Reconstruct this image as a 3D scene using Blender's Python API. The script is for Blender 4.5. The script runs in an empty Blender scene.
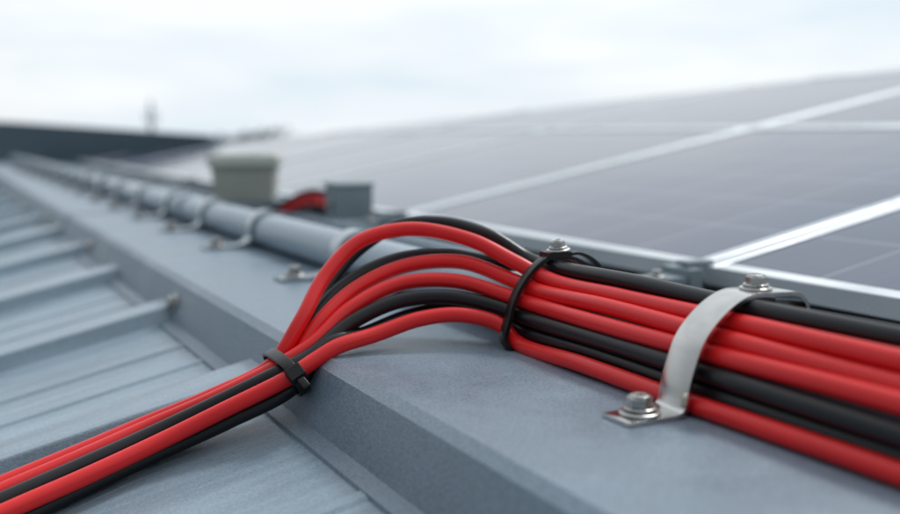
import bpy, bmesh, math, random
from mathutils import Vector, Matrix
random.seed(7)
S = 0.2   # modelling unit -> metres
scn = bpy.context.scene
scn.view_settings.view_transform = 'Standard'
scn.view_settings.look = 'None'
scn.view_settings.exposure = 0

# ---------------------------------------------------------------- materials
def new_mat(name):
    m = bpy.data.materials.new(name); m.use_nodes = True
    nt = m.node_tree; b = nt.nodes['Principled BSDF']
    return m, nt, b

def N(nt, t, **kw):
    n = nt.nodes.new(t)
    for k, v in kw.items():
        setattr(n, k, v)
    return n

def surf(name, col, col2=None, rough=0.5, metal=0.0, vscale=4, fine=400, bump=0.1, rvar=0.12,
         stretch=(1, 1, 1), spec=0.5, coat=0.0, bdist=0.0006, speck=0.0, cov=0.5, scuff=None, streak=0.0):
    m, nt, b = new_mat(name)
    L = nt.links.new
    tc = N(nt, 'ShaderNodeTexCoord')
    mp = N(nt, 'ShaderNodeMapping'); mp.inputs['Scale'].default_value = stretch
    L(tc.outputs['Object'], mp.inputs['Vector'])
    n1 = N(nt, 'ShaderNodeTexNoise'); n1.inputs['Scale'].default_value = vscale; n1.inputs['Detail'].default_value = 8
    n1.inputs['Roughness'].default_value = 0.62
    L(mp.outputs[0], n1.inputs['Vector'])
    n2 = N(nt, 'ShaderNodeTexNoise'); n2.inputs['Scale'].default_value = fine; n2.inputs['Detail'].default_value = 3
    L(tc.outputs['Object'], n2.inputs['Vector'])
    if col2 is None:
        col2 = tuple(c * 0.8 for c in col)
    rp = N(nt, 'ShaderNodeValToRGB')
    rp.color_ramp.elements[0].position = cov - 0.18; rp.color_ramp.elements[0].color = (*col2, 1)
    rp.color_ramp.elements[1].position = cov + 0.16; rp.color_ramp.elements[1].color = (*col, 1)
    L(n1.outputs['Fac'], rp.inputs['Fac'])
    out = rp.outputs['Color']
    if speck > 0:
        mr = N(nt, 'ShaderNodeMapRange'); mr.inputs[1].default_value = 0.35; mr.inputs[2].default_value = 0.65
        mr.inputs[3].default_value = 1 - speck; mr.inputs[4].default_value = 1 + speck
        L(n2.outputs['Fac'], mr.inputs[0])
        vm = N(nt, 'ShaderNodeVectorMath', operation='SCALE')
        L(out, vm.inputs[0]); L(mr.outputs[0], vm.inputs['Scale'])
        out = vm.outputs[0]
    if streak > 0:
        # rain-wash streaks running down the fall of the sheet
        mp4 = N(nt, 'ShaderNodeMapping'); mp4.inputs['Scale'].default_value = (4, 60, 4); L(tc.outputs['Object'], mp4.inputs['Vector'])
        n4 = N(nt, 'ShaderNodeTexNoise'); n4.inputs['Scale'].default_value = 1; n4.inputs['Detail'].default_value = 5; L(mp4.outputs[0], n4.inputs['Vector'])
        mr = N(nt, 'ShaderNodeMapRange'); mr.inputs[1].default_value = 0.3; mr.inputs[2].default_value = 0.7
        mr.inputs[3].default_value = 1 - streak; mr.inputs[4].default_value = 1 + streak
        L(n4.outputs['Fac'], mr.inputs[0])
        vm = N(nt, 'ShaderNodeVectorMath', operation='SCALE'); L(out, vm.inputs[0]); L(mr.outputs[0], vm.inputs['Scale'])
        out = vm.outputs[0]
    if scuff is not None:
        n3 = N(nt, 'ShaderNodeTexNoise'); n3.inputs['Scale'].default_value = 95; n3.inputs['Detail'].default_value = 6; n3.inputs['Roughness'].default_value = .7
        L(tc.outputs['Object'], n3.inputs['Vector'])
        mr = N(nt, 'ShaderNodeMapRange'); mr.inputs[1].default_value = .60; mr.inputs[2].default_value = .74; mr.inputs[3].default_value = 0; mr.inputs[4].default_value = .5
        L(n3.outputs['Fac'], mr.inputs[0])
        mm = N(nt, 'ShaderNodeMix', data_type='RGBA'); L(mr.outputs[0], mm.inputs['Factor']); L(out, mm.inputs[6]); mm.inputs[7].default_value = (*scuff, 1)
        out = mm.outputs[2]
    L(out, b.inputs['Base Color'])
    mr2 = N(nt, 'ShaderNodeMapRange'); mr2.inputs[1].default_value = 0.3; mr2.inputs[2].default_value = 0.7
    mr2.inputs[3].default_value = max(0.03, rough - rvar); mr2.inputs[4].default_value = min(1, rough + rvar)
    L(n1.outputs['Fac'], mr2.inputs[0]); L(mr2.outputs[0], b.inputs['Roughness'])
    bp = N(nt, 'ShaderNodeBump'); bp.inputs['Strength'].default_value = bump; bp.inputs['Distance'].default_value = bdist
    L(n2.outputs['Fac'], bp.inputs['Height']); L(bp.outputs[0], b.inputs['Normal'])
    b.inputs['Metallic'].default_value = metal
    b.inputs['Specular IOR Level'].default_value = spec
    b.inputs['Coat Weight'].default_value = coat
    return m

M = {}
M['beam'] = surf('painted_flashing', (.215, .285, .35), (.18, .24, .30), rough=.36, vscale=9, fine=420, bump=.8, speck=.18, scuff=(.29, .355, .41))
M['roof'] = surf('roof_sheet', (.30, .385, .455), (.205, .275, .335), rough=.28, vscale=7, fine=420, bump=.8, speck=.12, stretch=(.5, 1.8, 1), scuff=(.42, .48, .53), streak=.13)
M['roofdark'] = surf('rear_roof_sheet', (.28, .31, .33), rough=.5)
M['conduit'] = surf('conduit_paint', (.33, .41, .48), (.27, .345, .415), rough=.24, vscale=9, fine=500, bump=.12, rvar=.08)
M['red'] = surf('red_insulation', (.84, .018, .020), (.76, .014, .016), rough=.33, vscale=18, fine=700, bump=.22, spec=.42, bdist=.0004, rvar=.08)
M['black'] = surf('black_insulation', (.010, .011, .014), (.006, .007, .009), rough=.34, vscale=18, fine=700, bump=.22, spec=.38, bdist=.0004, rvar=.08)
M['tie'] = surf('black_nylon', (.008, .008, .009), rough=.38, fine=600, bump=.1, spec=.4)
M['steel'] = surf('brushed_stainless', (.70, .69, .67), (.54, .53, .51), rough=.16, metal=1, vscale=22, fine=900, bump=.15, stretch=(1, .3, 1), rvar=.07)
M['zinc'] = surf('zinc_bolt', (.60, .60, .58), (.36, .35, .33), rough=.28, metal=1, vscale=60, fine=500, bump=.3)
M['galv'] = surf('galvanised_clamp', (.52, .56, .59), (.40, .44, .47), rough=.28, metal=.8, vscale=40, fine=500, bump=.3)
M['socket'] = surf('painted_socket_shade', (.05, .05, .05), rough=.5)  # dark colour paints the shade inside the bolt-head sockets
M['alu'] = surf('aluminium_frame', (.76, .80, .83), (.68, .72, .75), rough=.36, metal=.4, vscale=5, fine=500, bump=.1)
M['bracket'] = surf('bracket_grey', (.26, .325, .355), (.20, .25, .28), rough=.42, vscale=12, fine=400, bump=.2)
M['boxbody'] = surf('junction_box_plastic', (.44, .465, .41), (.39, .41, .36), rough=.5, vscale=6)
M['boxlid'] = surf('junction_box_lid', (.68, .70, .63), (.62, .65, .58), rough=.45, vscale=6)
M['wall'] = surf('dark_cladding', (.10, .15, .19), (.085, .13, .165), rough=.6, vscale=.4, fine=40)
M['ground'] = surf('hazy_grass_and_yards', (.34, .39, .40), (.26, .31, .32), rough=.9, vscale=.03, fine=2, bump=.2)  # distance haze is painted into this pale ground colour
M['leaf'] = surf('hazy_tree_foliage', (.15, .19, .19), (.10, .13, .13), rough=.8, vscale=.5, fine=20)  # leaf colour paled and blued to paint in the distant haze
M['bark'] = surf('tree_bark', (.09, .08, .07), rough=.9)
M['mast'] = surf('galvanised_mast', (.22, .27, .31), rough=.6)

def panel_mat():
    m, nt, b = new_mat('solar_glass')
    L = nt.links.new
    uv = N(nt, 'ShaderNodeUVMap')
    sep = N(nt, 'ShaderNodeSeparateXYZ'); L(uv.outputs[0], sep.inputs[0])
    def line(sock, w, mult=1.0):
        mu = N(nt, 'ShaderNodeMath', operation='MULTIPLY'); mu.inputs[1].default_value = mult; L(sock, mu.inputs[0])
        fr = N(nt, 'ShaderNodeMath', operation='FRACT'); L(mu.outputs[0], fr.inputs[0])
        s = N(nt, 'ShaderNodeMath', operation='SUBTRACT'); s.inputs[1].default_value = .5; L(fr.outputs[0], s.inputs[0])
        a = N(nt, 'ShaderNodeMath', operation='ABSOLUTE'); L(s.outputs[0], a.inputs[0])
        g = N(nt, 'ShaderNodeMath', operation='GREATER_THAN'); g.inputs[1].default_value = .5 - w; L(a.outputs[0], g.inputs[0])
        return g.outputs[0]
    mx = N(nt, 'ShaderNodeMath', operation='MAXIMUM')
    L(line(sep.outputs[0], .014), mx.inputs[0]); L(line(sep.outputs[1], .014), mx.inputs[1])
    bus = line(sep.outputs[1], .02, 5.0)
    no = N(nt, 'ShaderNodeTexWhiteNoise', noise_dimensions='2D')
    fl = N(nt, 'ShaderNodeVectorMath', operation='FLOOR'); L(uv.outputs[0], fl.inputs[0]); L(fl.outputs[0], no.inputs['Vector'])
    rp = N(nt, 'ShaderNodeValToRGB')
    rp.color_ramp.elements[0].position = 0; rp.color_ramp.elements[0].color = (.010, .028, .085, 1)
    rp.color_ramp.elements[1].position = 1; rp.color_ramp.elements[1].color = (.016, .038, .110, 1)
    L(no.outputs['Value'], rp.inputs['Fac'])
    m1 = N(nt, 'ShaderNodeMix', data_type='RGBA'); L(bus, m1.inputs['Factor']); L(rp.outputs[0], m1.inputs[6]); m1.inputs[7].default_value = (.05, .07, .14, 1)
    m2 = N(nt, 'ShaderNodeMix', data_type='RGBA'); L(mx.outputs[0], m2.inputs['Factor']); L(m1.outputs[2], m2.inputs[6]); m2.inputs[7].default_value = (.20, .24, .31, 1)
    tc = N(nt, 'ShaderNodeTexCoord')
    d = N(nt, 'ShaderNodeTexNoise'); d.inputs['Scale'].default_value = 2.2; d.inputs['Detail'].default_value = 7; L(tc.outputs['Object'], d.inputs['Vector'])
    mr = N(nt, 'ShaderNodeMapRange'); mr.inputs[1].default_value = .3; mr.inputs[2].default_value = .75; mr.inputs[3].default_value = .03; mr.inputs[4].default_value = .15
    L(d.outputs['Fac'], mr.inputs[0])
    m3 = N(nt, 'ShaderNodeMix', data_type='RGBA'); L(mr.outputs[0], m3.inputs['Factor']); L(m2.outputs[2], m3.inputs[6]); m3.inputs[7].default_value = (.36, .36, .34, 1)
    L(m3.outputs[2], b.inputs['Base Color'])
    b.inputs['Roughness'].default_value = .12
    b.inputs['IOR'].default_value = 1.46
    return m
M['pv'] = panel_mat()

# ---------------------------------------------------------------- mesh builder
class B:
    def __init__(s, name, mats):
        s.name = name; s.mats = mats; s.bm = bmesh.new(); s.uv = s.bm.loops.layers.uv.new('UVMap')
    def mi(s, k): return s.mats.index(k)
    def face(s, vs, k, smooth=False):
        try:
            f = s.bm.faces.new(vs)
        except ValueError:
            return None
        f.material_index = s.mi(k); f.smooth = smooth
        return f
    def box(s, c, size, k, ax=None, taper=1.0):
        ax = ax or (Vector((1, 0, 0)), Vector((0, 1, 0)), Vector((0, 0, 1)))
        c = Vector(c); v = []
        for dz in (-1, 1):
            t = taper if dz < 0 else 1.0
            for dx, dy in ((-1, -1), (1, -1), (1, 1), (-1, 1)):
                v.append(s.bm.verts.new(c + ax[0] * dx * size[0] / 2 * t + ax[1] * dy * size[1] / 2 * t + ax[2] * dz * size[2] / 2))
        for q in ((3, 2, 1, 0), (4, 5, 6, 7), (0, 1, 5, 4), (1, 2, 6, 5), (2, 3, 7, 6), (3, 0, 4, 7)):
            s.face([v[i] for i in q], k)
    def prof_y(s, prof, y0, y1, k, ny=1):
        rings = []
        for j in range(ny + 1):
            y = y0 + (y1 - y0) * j / ny
            rings.append([s.bm.verts.new((x, y, z)) for x, z in prof])
        n = len(prof)
        for j in range(ny):
            for i in range(n):
                s.face([rings[j][i], rings[j][(i + 1) % n], rings[j + 1][(i + 1) % n], rings[j + 1][i]], k)
        s.face(rings[0][::-1], k); s.face(rings[-1], k)
    def tube(s, pts, r, k, seg=20, res=8, caps=True):
        P = catmull(pts, res) if res > 1 else [Vector(p) for p in pts]
        T = []
        for i in range(len(P)):
            a = P[max(i - 1, 0)]; b = P[min(i + 1, len(P) - 1)]
            T.append((b - a).normalized())
        ref = Vector((0, 0, 1)) if abs(T[0].z) < .9 else Vector((1, 0, 0))
        u = T[0].cross(ref).normalized(); rings = []
        for i, p in enumerate(P):
            u = (u - T[i] * u.dot(T[i])).normalized(); w = T[i].cross(u)
            rings.append([s.bm.verts.new(p + (u * math.cos(a) + w * math.sin(a)) * r) for a in (2 * math.pi * q / seg for q in range(seg))])
        for j in range(len(rings) - 1):
            for i in range(seg):
                s.face([rings[j][i], rings[j][(i + 1) % seg], rings[j + 1][(i + 1) % seg], rings[j + 1][i]], k, True)
        if caps:
            s.face(rings[0][::-1], k); s.face(rings[-1], k)
    def lathe(s, c, axis, prof, k, seg=24, smooth=True):
        c = Vector(c); axis = Vector(axis).normalized()
        ref = Vector((0, 1, 0)) if abs(axis.y) < .8 else Vector((1, 0, 0))
        u = axis.cross(ref).normalized(); w = axis.cross(u); rings = []
        for r, h in prof:
            rings.append([s.bm.verts.new(c + axis * h + (u * math.cos(a) + w * math.sin(a)) * r) for a in (2 * math.pi * (q + .3) / seg for q in range(seg))])
        for j in range(len(rings) - 1):
            for i in range(seg):
                s.face([rings[j][i], rings[j][(i + 1) % seg], rings[j + 1][(i + 1) % seg], rings[j + 1][i]], k, smooth)
        s.face(rings[0][::-1], k); s.face(rings[-1], k)
    def strip(s, pts, wid, th, k, res=6, closed=False):
        wid = Vector(wid); P = catmull(pts, res, closed) if res > 1 else [Vector(p) for p in pts]
        n = len(P); rings = []
        for i, p in enumerate(P):
            a = P[(i - 1) % n] if closed else P[max(i - 1, 0)]
            b = P[(i + 1) % n] if closed else P[min(i + 1, n - 1)]
            t = (b - a).normalized(); nn = t.cross(wid.normalized()).normalized()
            rings.append([s.bm.verts.new(q) for q in (p - wid / 2 - nn * th / 2, p + wid / 2 - nn * th / 2, p + wid / 2 + nn * th / 2, p - wid / 2 + nn * th / 2)])
        m = n if closed else n - 1
        for j in range(m):
            for i in range(4):
                s.face([rings[j][i], rings[j][(i + 1) % 4], rings[(j + 1) % n][(i + 1) % 4], rings[(j + 1) % n][i]], k, i in (0, 2))
        if not closed:
            s.face(rings[0][::-1], k); s.face(rings[-1], k)
    def bolt(s, c, axis, r, k='zinc', double=False):
        s.lathe(c, axis, [(r * 1.55, 0), (r * 1.62, r * .06), (r * 1.62, r * .22), (r * 1.5, r * .3)], k, 28)
        h = r * .3
        if double:
            s.lathe(Vector(c) + Vector(axis).normalized() * (h + .001), axis, [(r * 1.2, 0), (r * 1.25, r * .05), (r * 1.25, r * .25), (r * 1.15, r * .3)], k, 28)
            h += r * .32
        s.lathe(Vector(c) + Vector(axis).normalized() * (h + .001), axis, [(r, 0), (r, r * .62), (r * .88, r * .78)], k, 6, False)
        s.lathe(Vector(c) + Vector(axis).normalized() * (h + r * .78), axis, [(r * .84, 0), (r * .8, r * .1), (r * .45, r * .16), (r * .42, r * .06)], k, 24)
        s.lathe(Vector(c) + Vector(axis).normalized() * (h + r * .86), axis, [(r * .4, 0), (r * .38, r * .015)], 'socket', 6, False)
    def clip(s, co, no):
        geom = s.bm.verts[:] + s.bm.edges[:] + s.bm.faces[:]
        bmesh.ops.bisect_plane(s.bm, geom=geom, plane_co=co, plane_no=no, clear_outer=True)
    def done(s, bevel=0.0, seg=2, recalc=True):
        if recalc: bmesh.ops.recalc_face_normals(s.bm, faces=s.bm.faces)
        if not s.bm.faces:
            return None
        lo = Vector((min(v.co[i] for v in s.bm.verts) for i in range(3))); hi = Vector((max(v.co[i] for v in s.bm.verts) for i in range(3)))
        org = Vector(((lo.x + hi.x) / 2, (lo.y + hi.y) / 2, lo.z))
        for v in s.bm.verts: v.co = (v.co - org) * S
        me = bpy.data.meshes.new(s.name); s.bm.to_mesh(me); s.bm.free()
        for k in s.mats: me.materials.append(M[k])
        ob = bpy.data.objects.new(s.name, me); ob.location = org * S
        scn.collection.objects.link(ob)
        if bevel:
            md = ob.modifiers.new('bevel', 'BEVEL'); md.width = bevel * S; md.segments = seg
            md.limit_method = 'ANGLE'; md.angle_limit = math.radians(38); md.harden_normals = False
        return ob

def catmull(pts, res, closed=False):
    P = [Vector(p) for p in pts]; n = len(P); out = []
    rng = n if closed else n - 1
    for i in range(rng):
        p1 = P[i]; p2 = P[(i + 1) % n]
        p0 = P[i - 1] if (closed or i > 0) else p1 * 2 - p2
        p3 = P[(i + 2) % n] if (closed or i + 2 < n) else p2 * 2 - p1
        t0 = 0; t1 = t0 + max((p1 - p0).length, 1e-5) ** .5; t2 = t1 + max((p2 - p1).length, 1e-5) ** .5; t3 = t2 + max((p3 - p2).length, 1e-5) ** .5
        for q in range(res):
            t = t1 + (t2 - t1) * q / res
            a1 = p0 * ((t1 - t) / (t1 - t0)) + p1 * ((t - t0) / (t1 - t0))
            a2 = p1 * ((t2 - t) / (t2 - t1)) + p2 * ((t - t1) / (t2 - t1))
            a3 = p2 * ((t3 - t) / (t3 - t2)) + p3 * ((t - t2) / (t3 - t2))
            b1 = a1 * ((t2 - t) / (t2 - t0)) + a2 * ((t - t0) / (t2 - t0))
            b2 = a2 * ((t3 - t) / (t3 - t1)) + a3 * ((t - t1) / (t3 - t1))
            out.append(b1 * ((t2 - t) / (t2 - t1)) + b2 * ((t - t1) / (t2 - t1)))
    if not closed: out.append(P[-1])
    return out

EDGE_P = Vector((15.1, 12.1, 0)); EDGE_N = Vector((13.1, 5.67, 0)).normalized()

# ---------------------------------------------------------------- front roof (ribbed sheet)
def roofz(x): return -1.615 + .222 * x
b = B('metal_roof', ['roof', 'zinc', 'socket'])
prof = [(-8.0, 0)]
k = -6
while True:
    yk = 5.02 + 2.23 * k - (.75 if k < 0 else 0)
    if yk > 62: break
    if yk > -7.6:
        prof += [(yk - .25, 0), (yk - .19, .11), (yk + .12, .11), (yk + .15, 0)]
        for q in (.75, 1.25):
            prof += [(yk + q - .05, 0), (yk + q - .03, .012), (yk + q + .03, .012), (yk + q + .05, 0)]
    k += 1
prof.append((63, 0))
xs = [-14, -6, -2, 0, 1, 1.62]
grid = [[b.bm.verts.new((x, y, roofz(x) + h)) for y, h in prof] for x in xs]
for i in range(len(xs) - 1):
    for j in range(len(prof) - 1):
        b.face([grid[i][j], grid[i + 1][j], grid[i + 1][j + 1], grid[i][j + 1]], 'roof')
b.clip(EDGE_P, EDGE_N)
b.done(.012, 2)

b = B('rear_metal_roof', ['roofdark'])
prof = []
y = -10
while y < 45:
    prof += [(y, 0), (y + 1.5, 0), (y + 1.6, .1), (y + 1.8, .1), (y + 1.9, 0)]
    y += 2.0
xs = [3.2, 17]
grid = [[b.bm.verts.new((x, y, -2.11 + .19 * x + h)) for y, h in prof] for x in xs]
for j in range(len(prof) - 1):
    b.face([grid[0][j], grid[1][j], grid[1][j + 1], grid[0][j + 1]], 'roofdark')
b.clip(EDGE_P, EDGE_N)
b.done()

# ---------------------------------------------------------------- raised flashing (box coping)
b = B('roof_flashing', ['beam', 'zinc', 'socket'])
b.prof_y([(1.345, -1.318), (1.345, -1.296), (1.425, -1.279), (1.505, -1.035), (1.55, -1.0), (3.2, -1.0), (3.26, -1.05), (3.26, -1.7), (1.6, -1.7), (1.6, -1.33)], -8, 40, 'beam')
for yj in (13.5, 26.0):
    b.prof_y([(1.415, -1.274), (1.497, -1.03), (1.545, -.992), (3.2, -.992), (3.2, -1.02), (1.56, -1.02), (1.51, -1.06), (1.43, -1.28)], yj, yj + .35, 'beam')
fn = Vector((-.244, 0, .08)).normalized()
for yb in (-.9, 7.0, 11.1, 15.1, 19.1, 23.1, 27.1):
    b.bolt((1.462, yb, -1.165), fn, .048, 'zinc')
b.done(.012, 3)

# ---------------------------------------------------------------- conduit
b = B('conduit_pipe', ['conduit'])
CX, CZ, CR = 2.66, -.848, .15
b.tube([(CX, -8, CZ), (CX, 5, CZ), (CX, 15, CZ), (CX, 39, CZ)], CR, 'conduit', 48, 1)
for ys_ in (11.6, 21.6, 31):
    b.lathe((CX, ys_, CZ), (0, 1, 0), [(CR, 0), (CR + .02, .01), (CR + .02, .30), (CR, .31)], 'conduit', 40)
b.done()
b = B('conduit_pipe', ['bracket'])
b.tube([(3.03, -8, -.93), (3.03, 15, -.93), (3.03, 39, -.93)], .065, 'bracket', 24, 1)
b.done()
b = B('black_cable', ['black'])
pts = [(2.83, 3.2, -.77)]
y = 4.4
while y < 38:
    pts.append((2.83 + random.uniform(-.008, .012), y, -.765 + random.uniform(-.006, .006))); y += 1.1
b.tube(pts, .03, 'black', 12, 4)
b.done()

for yc in (6.6, 8.75, 10.6, 12.4, 14.2, 16.0, 17.8, 19.6, 21.4, 23.2, 25, 26.8, 28.6, 30.4, 32.2):
    b = B('conduit_clamp', ['galv', 'zinc', 'socket'])
    R = CR + .018
    pts = [(2.08, yc, -.985), (2.22, yc, -.985), (2.36, yc, -.98), (2.45, yc, -.955)]
    for a in range(200, -25, -15):
        pts.append((CX + R * math.cos(math.radians(a)), yc, CZ + R * math.sin(math.radians(a))))
    pts += [(CX + R + .01, yc, -.96), (CX + R + .05, yc, -.985), (CX + R + .10, yc, -.985)]
    b.strip(pts, (0, .19, 0), .026, 'galv', 3)
    b.bolt((2.20, yc, -.972), (0, 0, 1), .048, 'zinc', True)
    b.done(.004, 2)

# ---------------------------------------------------------------- cables
slots = {'B': (2.632, -.630), 'A': (2.568, -.678), 'C': (2.513, -.73), 'D': (2.47, -.787), 'E': (2.44, -.852),
         'G': (2.452, -.924), 'F': (2.392, -.963), 'H': (2.703, -.648)}
col = {'A': 'red', 'B': 'black', 'C': 'red', 'D': 'red', 'E': 'black', 'F': 'red', 'G': 'black', 'H': 'black'}
arcs = {
'A': [(2.49, 4.129, -0.611), (2.36, 4.346, -0.517), (2.131, 4.561, -0.471), (1.885, 4.624, -0.526), (1.679, 4.573, -0.683), (1.507, 4.454, -0.876)],
'B': [(2.608, 4.181, -0.614), (2.488, 4.371, -0.506), (2.335, 4.628, -0.454), (2.147, 4.779, -0.479), (1.916, 4.768, -0.598), (1.665, 4.642, -0.81), (1.49, 4.484, -0.966)],
'C': [(2.464, 4.131, -0.693), (2.314, 4.365, -0.627), (2.078, 4.507, -0.65), (1.812, 4.517, -0.749), (1.591, 4.441, -0.895)],
'H': [(2.66, 4.16, -.645), (2.50, 4.36, -0.64), (2.326, 4.55, -0.612), (2.119, 4.658, -0.633), (1.871, 4.662, -0.716), (1.638, 4.57, -0.857)],
'D': [(2.423, 4.108, -0.765), (2.241, 4.279, -0.707), (2.001, 4.401, -0.721), (1.742, 4.407, -0.825), (1.535, 4.358, -0.965)],
'E': [(2.389, 4.096, -0.824), (2.187, 4.229, -0.775), (1.964, 4.32, -0.79), (1.715, 4.335, -0.88), (1.510, 4.29, -1.0)],
'F': [(2.359, 4.044, -0.895), (2.193, 4.137, -0.848), (2.011, 4.195, -0.862), (1.794, 4.22, -0.92), (1.60, 4.205, -0.955), (1.50, 4.20, -1.0)],
'G': [(2.411, 4.133, -0.881), (2.242, 4.282, -0.841), (2.024, 4.336, -0.870), (1.787, 4.334, -0.935), (1.60, 4.29, -0.955)],
}
off = {'A': (.12, .038), 'D': (.04, .045), 'E': (-.04, .045), 'F': (-.12, .03), 'B': (.165, -.03), 'C': (.08, -.032), 'G': (-.08, -.036), 'H': (0, -.034)}
RC = .0365
tail = [((1.375, 4.32, -1.10), 1.0, (-.5, .86)), ((1.10, 4.37, -1.225), 1.05, (-.42, .9)), ((.82, 4.42, -1.335), 1.18, (-.3, .95)),
        ((.50, 4.37, -1.42), 1.32, (-.24, .97)), ((.18, 4.29, -1.492), 1.42, (-.22, .975)), ((-.6, 4.05, -1.665), 1.5, (-.22, .975)), ((-2.4, 3.6, -2.07), 1.6, (-.22, .975))]
for kx, arc in arcs.items():
    b = B(('red' if col[kx] == 'red' else 'black') + '_cable', [col[kx]])
    sx, sz = slots[kx]
    pts = []
    for y in (-3, -1.5, 0, 1.0, 1.9, 2.76, 3.4, 3.95):
        wob = .010 if y not in (2.76, 3.95) else 0
        pts.append((sx + random.uniform(-wob, wob), y, sz + random.uniform(-wob, wob)))
    pts += arc
    oa, on = off[kx]
    for ti, (c, sp, n) in enumerate(tail):
        j = random.uniform(-.014, .014) if ti > 0 else 0
        pts.append((c[0] + n[0] * on, c[1] + oa * sp + j, c[2] + n[1] * on))
    b.tube(pts, RC, col[kx], 24, 10)
    b.done()
for nm, (sx, sz), c_ in (('red_cable', (2.776, -.668), 'red'), ('black_cable', (2.845, -.705), 'black')):
    b = B(nm, [c_])
    b.tube([(sx, -3, sz), (sx, 0, sz), (sx + .005, 1.5, sz + .01), (sx, 2.76, sz), (sx - .004, 3.4, sz), (sx, 3.95, sz), (sx + .04, 4.5, sz), (sx + .2, 5.2, sz - .06), (sx + .45, 5.8, -.93), (sx + .68, 6.6, -1.2)], RC * .9, c_, 20, 8)
    b.done()

# ---------------------------------------------------------------- stainless cable clamp
b = B('cable_clamp', ['steel', 'zinc', 'socket'])
yc = 2.76
CW = (0, .155, 0)
b.strip([(2.915, yc, -.68), (2.90, yc, -.625), (2.86, yc, -.592), (2.79, yc, -.585), (2.71, yc, -.582), (2.63, yc, -.583), (2.55, yc, -.612), (2.47, yc, -.668), (2.41, yc, -.735), (2.376, yc, -.81), (2.350, yc, -.89), (2.338, yc, -.95),
         (2.325, yc, -.978), (2.29, yc, -.990), (2.22, yc, -.991), (2.08, yc, -.991)], CW, .016, 'steel', 6)
b.strip([(2.915, yc, -.68), (2.925, yc, -.75), (2.93, yc, -.93), (2.93, yc, -.985)], CW, .015, 'steel', 4)
b.bolt((2.185, yc, -.983), (0, 0, 1), .047, 'zinc', True)
b.bolt((2.715, yc, -.574), (0, 0, 1), .038, 'zinc', True)
b.done(.003, 2)

# ---------------------------------------------------------------- ties
b = B('cable_tie', ['tie', 'zinc', 'socket'])
loop = [(2.72, 4.03, -.588), (2.61, 4.02, -.583), (2.53, 4.01, -.622), (2.455, 4.0, -.69), (2.40, 3.99, -.77), (2.365, 3.98, -.86), (2.335, 3.965, -.95), (2.36, 3.955, -.993), (2.47, 3.955, -.994), (2.66, 3.96, -.994),
        (2.83, 3.97, -.95), (2.89, 3.99, -.85), (2.90, 4.0, -.72), (2.83, 4.02, -.635)]
b.strip(loop, (0, .05, 0), .020, 'tie', 5, True)
b.box((2.66, 4.03, -.572), (.13, .085, .030), 'tie')
b.bolt((2.675, 4.03, -.556), (-.1, 0, 1), .036, 'zinc', True)
b.strip([(2.70, 4.03, -.580), (2.78, 4.02, -.572), (2.86, 4.0, -.61), (2.92, 3.98, -.68)], (0, .04, 0), .014, 'tie', 4)
b.done(.004, 2)

b = B('cable_tie', ['tie'])
c0 = Vector((1.40, 4.325, -1.085)); d = Vector((-.86, .06, -.50)).normalized(); yy = Vector((0, 1, 0)); nn = yy.cross(d).normalized()
if nn.z < 0: nn = -nn
loop = []
for a in range(0, 360, 24):
    ca, sa = math.cos(math.radians(a)), math.sin(math.radians(a))
    q = lambda v, e: math.copysign(abs(v) ** e, v)
    loop.append(c0 + yy * (.02 + .200 * q(ca, .75)) + nn * (.005 + .096 * q(sa, .75)))
b.strip(loop, d * .055, .015, 'tie', 4, True)
hd = c0 + yy * -.180 + nn * .045
b.box(hd, (.075, .060, .065), 'tie', (d, (yy * .7 - nn * .7).normalized(), (yy * .7 + nn * .7).normalized()))
b.strip([hd, hd + yy * -.05 - nn * .02, hd + yy * -.085 - nn * .05], d * .036, .011, 'tie', 3)
b.done(.005, 2)

# ---------------------------------------------------------------- solar panels
SL = Vector((1, 0, .19)); EX = SL.normalized(); EY = Vector((0, 1, 0)); EZ = EX.cross(EY).normalized()
if EZ.z < 0: EZ = -EZ
def pz(x): return -1.71 + .19 * x
PY, PX = 4.80, 5.05
for i in range(3):
    for j in range(-2, 9):
        y0 = 5.08 + PY * (j - 1) + .02; y1 = y0 + PY - .04
        x0 = 4.5 + PX * i + (.0 if i == 0 else .02); x1 = 4.5 + PX * (i + 1) - .02
        if EDGE_N.dot(Vector((x0, y0, 0)) - EDGE_P) > 0: continue
        b = B('solar_panel', ['pv', 'alu'])
        fw, ft = .11, .13
        P = lambda x, y, h=0: Vector((x, y, pz(x))) + EZ * h
        v = [b.bm.verts.new(P(*q, -.012)) for q in ((x0 + fw, y0 + fw), (x1 - fw, y0 + fw), (x1 - fw, y1 - fw), (x0 + fw, y1 - fw))]
        f = b.face(v, 'pv')
        for lp, uvc in zip(f.loops, ((0, 0), (6, 0), (6, 6), (0, 6))): lp[b.uv].uv = uvc
        lx = (x1 - x0) / EX.x
        for yc_ in (y0 + fw / 2, y1 - fw / 2):
            b.box(P((x0 + x1) / 2, yc_, -ft / 2), (lx, fw, ft), 'alu', (EX, EY, EZ))
        for xc_ in (x0 + fw / 2, x1 - fw / 2):
            b.box(P(xc_, (y0 + y1) / 2, -ft / 2), (fw / EX.x * .98, y1 - y0 - 2 * fw - .002, ft), 'alu', (EX, EY, EZ))
        v = [b.bm.verts.new(P(*q, -.05)) for q in ((x0 + fw, y0 + fw), (x1 - fw, y0 + fw), (x1 - fw, y1 - fw), (x0 + fw, y1 - fw))]
        b.face(v[::-1], 'alu')
        b.clip(EDGE_P, EDGE_N)
        b.done(.006 if j < 3 else 0, 2, recalc=True)

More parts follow.
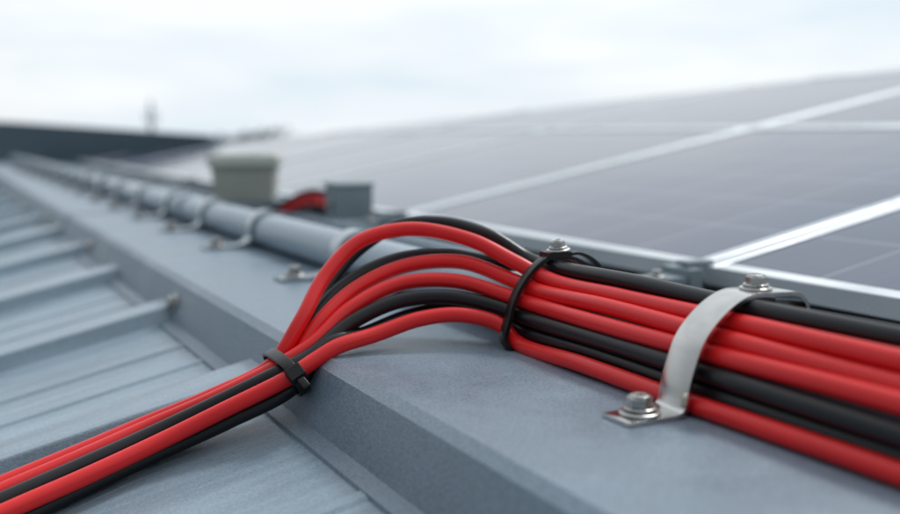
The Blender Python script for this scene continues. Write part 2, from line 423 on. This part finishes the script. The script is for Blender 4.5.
for xr in (5.4, 8.6, 11.0):
    b = B('mounting_rail', ['alu'])
    zr = pz(xr) - .22
    b.prof_y([(xr - .08, zr - .1), (xr + .08, zr - .1), (xr + .08, zr + .07), (xr - .08, zr + .07)], -7, 36, 'alu')
    b.clip(EDGE_P, EDGE_N)
    b.done()
b = B('mounting_rail', ['conduit'])
b.prof_y([(3.66, -1.02), (3.84, -1.02), (3.84, -.90), (3.80, -.90), (3.80, -.98), (3.70, -.98), (3.70, -.90), (3.66, -.90)], -7, 34, 'conduit')
for yq in [-4.5 + 2.4 * i for i in range(16)]:
    b.box((3.75, yq, -1.22), (.12, .14, .398), 'conduit')
b.done(.006, 2)

for yq in (.28, 5.08, 9.88, 14.68, 19.48):
    b = B('panel_bracket', ['bracket', 'zinc', 'socket'])
    b.box((4.34, yq, -1.04), (.10, .30, .36), 'bracket')
    b.box((4.02, yq - .02, -.93), (.53, .22, .045), 'bracket')
    b.box((4.02, yq + .10, -.99), (.53, .03, .14), 'bracket')
    b.bolt((4.12, yq - .02, -.905), (0, 0, 1), .035, 'zinc')
    b.box((4.45, yq, -.835), (.22, .12, .03), 'bracket')
    b.done(.01, 2)

b = B('terminal_box', ['bracket', 'zinc', 'socket'])
b.box((4.13, 10.45, -.78), (.40, .42, .46), 'bracket')
b.box((4.13, 10.45, -.54), (.44, .46, .03), 'bracket')
b.box((4.13, 10.45, -1.17), (.16, .2, .33), 'bracket')
b.box((4.13, 10.45, -1.022), (.7, .6, .03), 'bracket')
b.bolt((3.92, 10.45, -.75), (-1, 0, 0), .03, 'zinc')
b.done(.015, 2)
for c_, dz, dy in (('red', 0, 0), ('red', -.065, .05), ('black', .062, .03), ('black', -.125, -.02)):
    b = B(c_ + '_cable', [c_])
    b.tube([(3.44, 12.5, -1.22), (3.52, 12.05 + dy, -1.12 + dz * .6), (3.66, 11.65 + dy, -.96 + dz), (3.80, 11.35 + dy, -.80 + dz), (3.90, 11.05 + dy, -.715 + dz), (3.98, 10.85 + dy, -.72 + dz), (4.05, 10.62, -.76 + dz)], .032, c_, 14, 6)
    b.done()

b = B('junction_box', ['boxbody', 'boxlid', 'bracket'])
cx, cy = 3.62, 12.75
ra = math.radians(-24)
bx = (Vector((math.cos(ra), math.sin(ra), 0)), Vector((-math.sin(ra), math.cos(ra), 0)), Vector((0, 0, 1)))
b.box((cx, cy, -.625), (.78, .55, .40), 'boxbody', bx, taper=.95)
b.box((cx, cy, -.405), (.84, .61, .04), 'boxbody', bx)
b.box((cx, cy, -.320), (.90, .66, .12), 'boxlid', bx)
b.box((cx, cy, -.250), (.78, .54, .02), 'boxlid', bx)
b.box((cx, cy, -.845), (.9, .6, .04), 'bracket', bx)
for sx in (-.3, .3):
    b.box(Vector((cx, cy, -1.13)) + bx[0] * sx, (.06, .4, .53), 'bracket', bx)
b.done(.012, 3)

# ---------------------------------------------------------------- neighbouring dark building edge
b = B('dark_clad_building', ['wall'])
def ep(y): return 15.1 - .4328 * (y - 12.1) + .4
pts = [(ep(30.5), 30.5, .0), (ep(41.6), 41.6, .50), (ep(62), 62, 1.15)]
fr = [b.bm.verts.new(p) for p in pts]; lo = [b.bm.verts.new((p[0], p[1], -38)) for p in pts]
bk = [b.bm.verts.new((p[0] + 14, p[1] + 8, p[2] - 3)) for p in pts]
bl = [b.bm.verts.new((p[0] + 14, p[1] + 8, -38)) for p in pts]
for i in range(2):
    b.face([lo[i], lo[i + 1], fr[i + 1], fr[i]], 'wall'); b.face([fr[i], fr[i + 1], bk[i + 1], bk[i]], 'wall')
    b.face([bk[i], bk[i + 1], bl[i + 1], bl[i]], 'wall')
b.face([lo[0], fr[0], bk[0], bl[0]], 'wall'); b.face([lo[2], bl[2], bk[2], fr[2]], 'wall')
for i in range(75):
    y = 30.8 + i * .415
    zt = (.50 * (y - 30.5) / 11.1 if y < 41.6 else .50 + .65 * (y - 41.6) / 20.4)
    b.box((ep(y) - .01, y, zt / 2 - 3 - .02), (.03, .04, zt + 6), 'wall')
b.done()

# ---------------------------------------------------------------- ground, distant trees, mast
b = B('ground', ['ground'])
v = [b.bm.verts.new(p) for p in ((-9000, -9000, -40), (9000, -9000, -40), (9000, 14000, -40), (-9000, 14000, -40))]
b.face(v, 'ground')
b.done()

b = B('distant_tree_line', ['leaf', 'bark'])
rnd = random.Random(3)
for t in range(34):
    ang = .02 + .62 * t / 34 + rnd.uniform(-.006, .006)
    dist = rnd.uniform(380, 520)
    cx, cy = dist * math.sin(ang), dist * math.cos(ang)
    H = rnd.uniform(36, 40)
    if 13 <= t <= 16: H = rnd.uniform(42, 45)
    b.tube([(cx, cy, -40), (cx + .5, cy, -40 + H * .4), (cx, cy, -40 + H * .8)], 1.0, 'bark', 6, 2)
    for lb in range(4):
        a = rnd.uniform(0, 6.28)
        b.tube([(cx, cy, -40 + H * .4), (cx + 6 * math.cos(a), cy + 6 * math.sin(a), -40 + H * .7)], .4, 'bark', 5, 1)
    for q in range(420):
        a = rnd.uniform(0, 6.28); e = rnd.uniform(-1, 1); rr = rnd.random() ** .4
        rad = H * .24 * (1 + .3 * math.sin(3 * a + t))
        c = Vector((cx + rad * rr * math.cos(a) * math.sqrt(1 - e * e), cy + rad * rr * math.sin(a) * math.sqrt(1 - e * e), -40 + H * .62 + H * .36 * rr * e))
        u = Vector((rnd.gauss(0, 1), rnd.gauss(0, 1), rnd.gauss(0, 1))).normalized(); w = u.orthogonal().normalized()
        sz = rnd.uniform(.7, 1.7)
        b.face([b.bm.verts.new(c + u * sz), b.bm.verts.new(c + w * sz), b.bm.verts.new(c - u * sz), b.bm.verts.new(c - w * sz)], 'leaf')
b.done(recalc=False)

b = B('antenna_mast', ['mast'])
mx_, my_ = 15.9, 82.9
b.lathe((mx_, my_, -40), (0, 0, 1), [(.5, 0), (.35, 30), (.16, 40.5), (.10, 42.8)], 'mast', 10)
for z_, l_ in ((1.2, 1.0), (1.9, .7)):
    b.box((mx_, my_, z_), (l_, .08, .10), 'mast')
for sx in (-.45, .45):
    b.box((mx_ + sx, my_, 1.35), (.1, .1, .9), 'mast')
b.done()

# ---------------------------------------------------------------- sky + sun
w = bpy.data.worlds.new('World'); scn.world = w; w.use_nodes = True
nt = w.node_tree; L = nt.links.new
bg = nt.nodes['Background']; bg.inputs['Strength'].default_value = .1
sun_el, sun_az = math.radians(50), math.radians(60)   # azimuth from +Y towards +X
sky = nt.nodes.new('ShaderNodeTexSky'); sky.sky_type = 'NISHITA'; sky.sun_disc = False
sky.sun_elevation = sun_el; sky.sun_rotation = sun_az; sky.dust_density = 3
tc = nt.nodes.new('ShaderNodeTexCoord')
mp = nt.nodes.new('ShaderNodeMapping'); mp.inputs['Scale'].default_value = (1.0, 1.0, 5.0); mp.inputs['Rotation'].default_value = (0.10, .14, .4)
L(tc.outputs['Generated'], mp.inputs['Vector'])
no = nt.nodes.new('ShaderNodeTexNoise'); no.inputs['Scale'].default_value = 2.4; no.inputs['Detail'].default_value = 6; no.inputs['Roughness'].default_value = .55
L(mp.outputs[0], no.inputs['Vector'])
rp = nt.nodes.new('ShaderNodeValToRGB')
rp.color_ramp.elements[0].position = .36; rp.color_ramp.elements[0].color = (.72, .82, .90, 1)
rp.color_ramp.elements[1].position = .60; rp.color_ramp.elements[1].color = (.93, .965, .99, 1)
L(no.outputs['Fac'], rp.inputs['Fac'])
dt = nt.nodes.new('ShaderNodeVectorMath'); dt.operation = 'DOT_PRODUCT'
sv = Vector((math.sin(sun_az), math.cos(sun_az), .6)).normalized(); dt.inputs[1].default_value = sv
L(tc.outputs['Generated'], dt.inputs[0])
mr = nt.nodes.new('ShaderNodeMapRange'); mr.inputs[1].default_value = -.65; mr.inputs[2].default_value = .55; mr.inputs[3].default_value = 2.2; mr.inputs[4].default_value = 10.9
L(dt.outputs['Value'], mr.inputs[0])
sc = nt.nodes.new('ShaderNodeVectorMath'); sc.operation = 'SCALE'
L(rp.outputs[0], sc.inputs[0]); L(mr.outputs[0], sc.inputs['Scale'])
mix = nt.nodes.new('ShaderNodeMix'); mix.data_type = 'RGBA'; mix.inputs['Factor'].default_value = .94
L(sky.outputs[0], mix.inputs[6]); L(sc.outputs[0], mix.inputs[7])
L(mix.outputs[2], bg.inputs['Color'])
sd = bpy.data.lights.new('sun', 'SUN'); sd.energy = 1.5; sd.angle = math.radians(10); sd.color = (1, .985, .96)
so = bpy.data.objects.new('sun', sd); scn.collection.objects.link(so)
dirv = Vector((math.sin(sun_az) * math.cos(sun_el), math.cos(sun_az) * math.cos(sun_el), math.sin(sun_el)))
so.rotation_euler = dirv.to_track_quat('Z', 'Y').to_euler(); so.location = dirv * 20

# ---------------------------------------------------------------- camera
cd = bpy.data.cameras.new('camera'); co = bpy.data.objects.new('camera', cd); scn.collection.objects.link(co)
cd.sensor_width = 36; cd.lens = 40; cd.clip_start = .01; cd.clip_end = 8000
a, p = math.radians(27.35), math.radians(6.95)
fwd = Vector((math.sin(a) * math.cos(p), math.cos(a) * math.cos(p), -math.sin(p)))
co.rotation_euler = (-fwd).to_track_quat('Z', 'Y').to_euler()
cd.dof.use_dof = True; cd.dof.focus_distance = 4.3 * S; cd.dof.aperture_fstop = 2.8
scn.camera = co
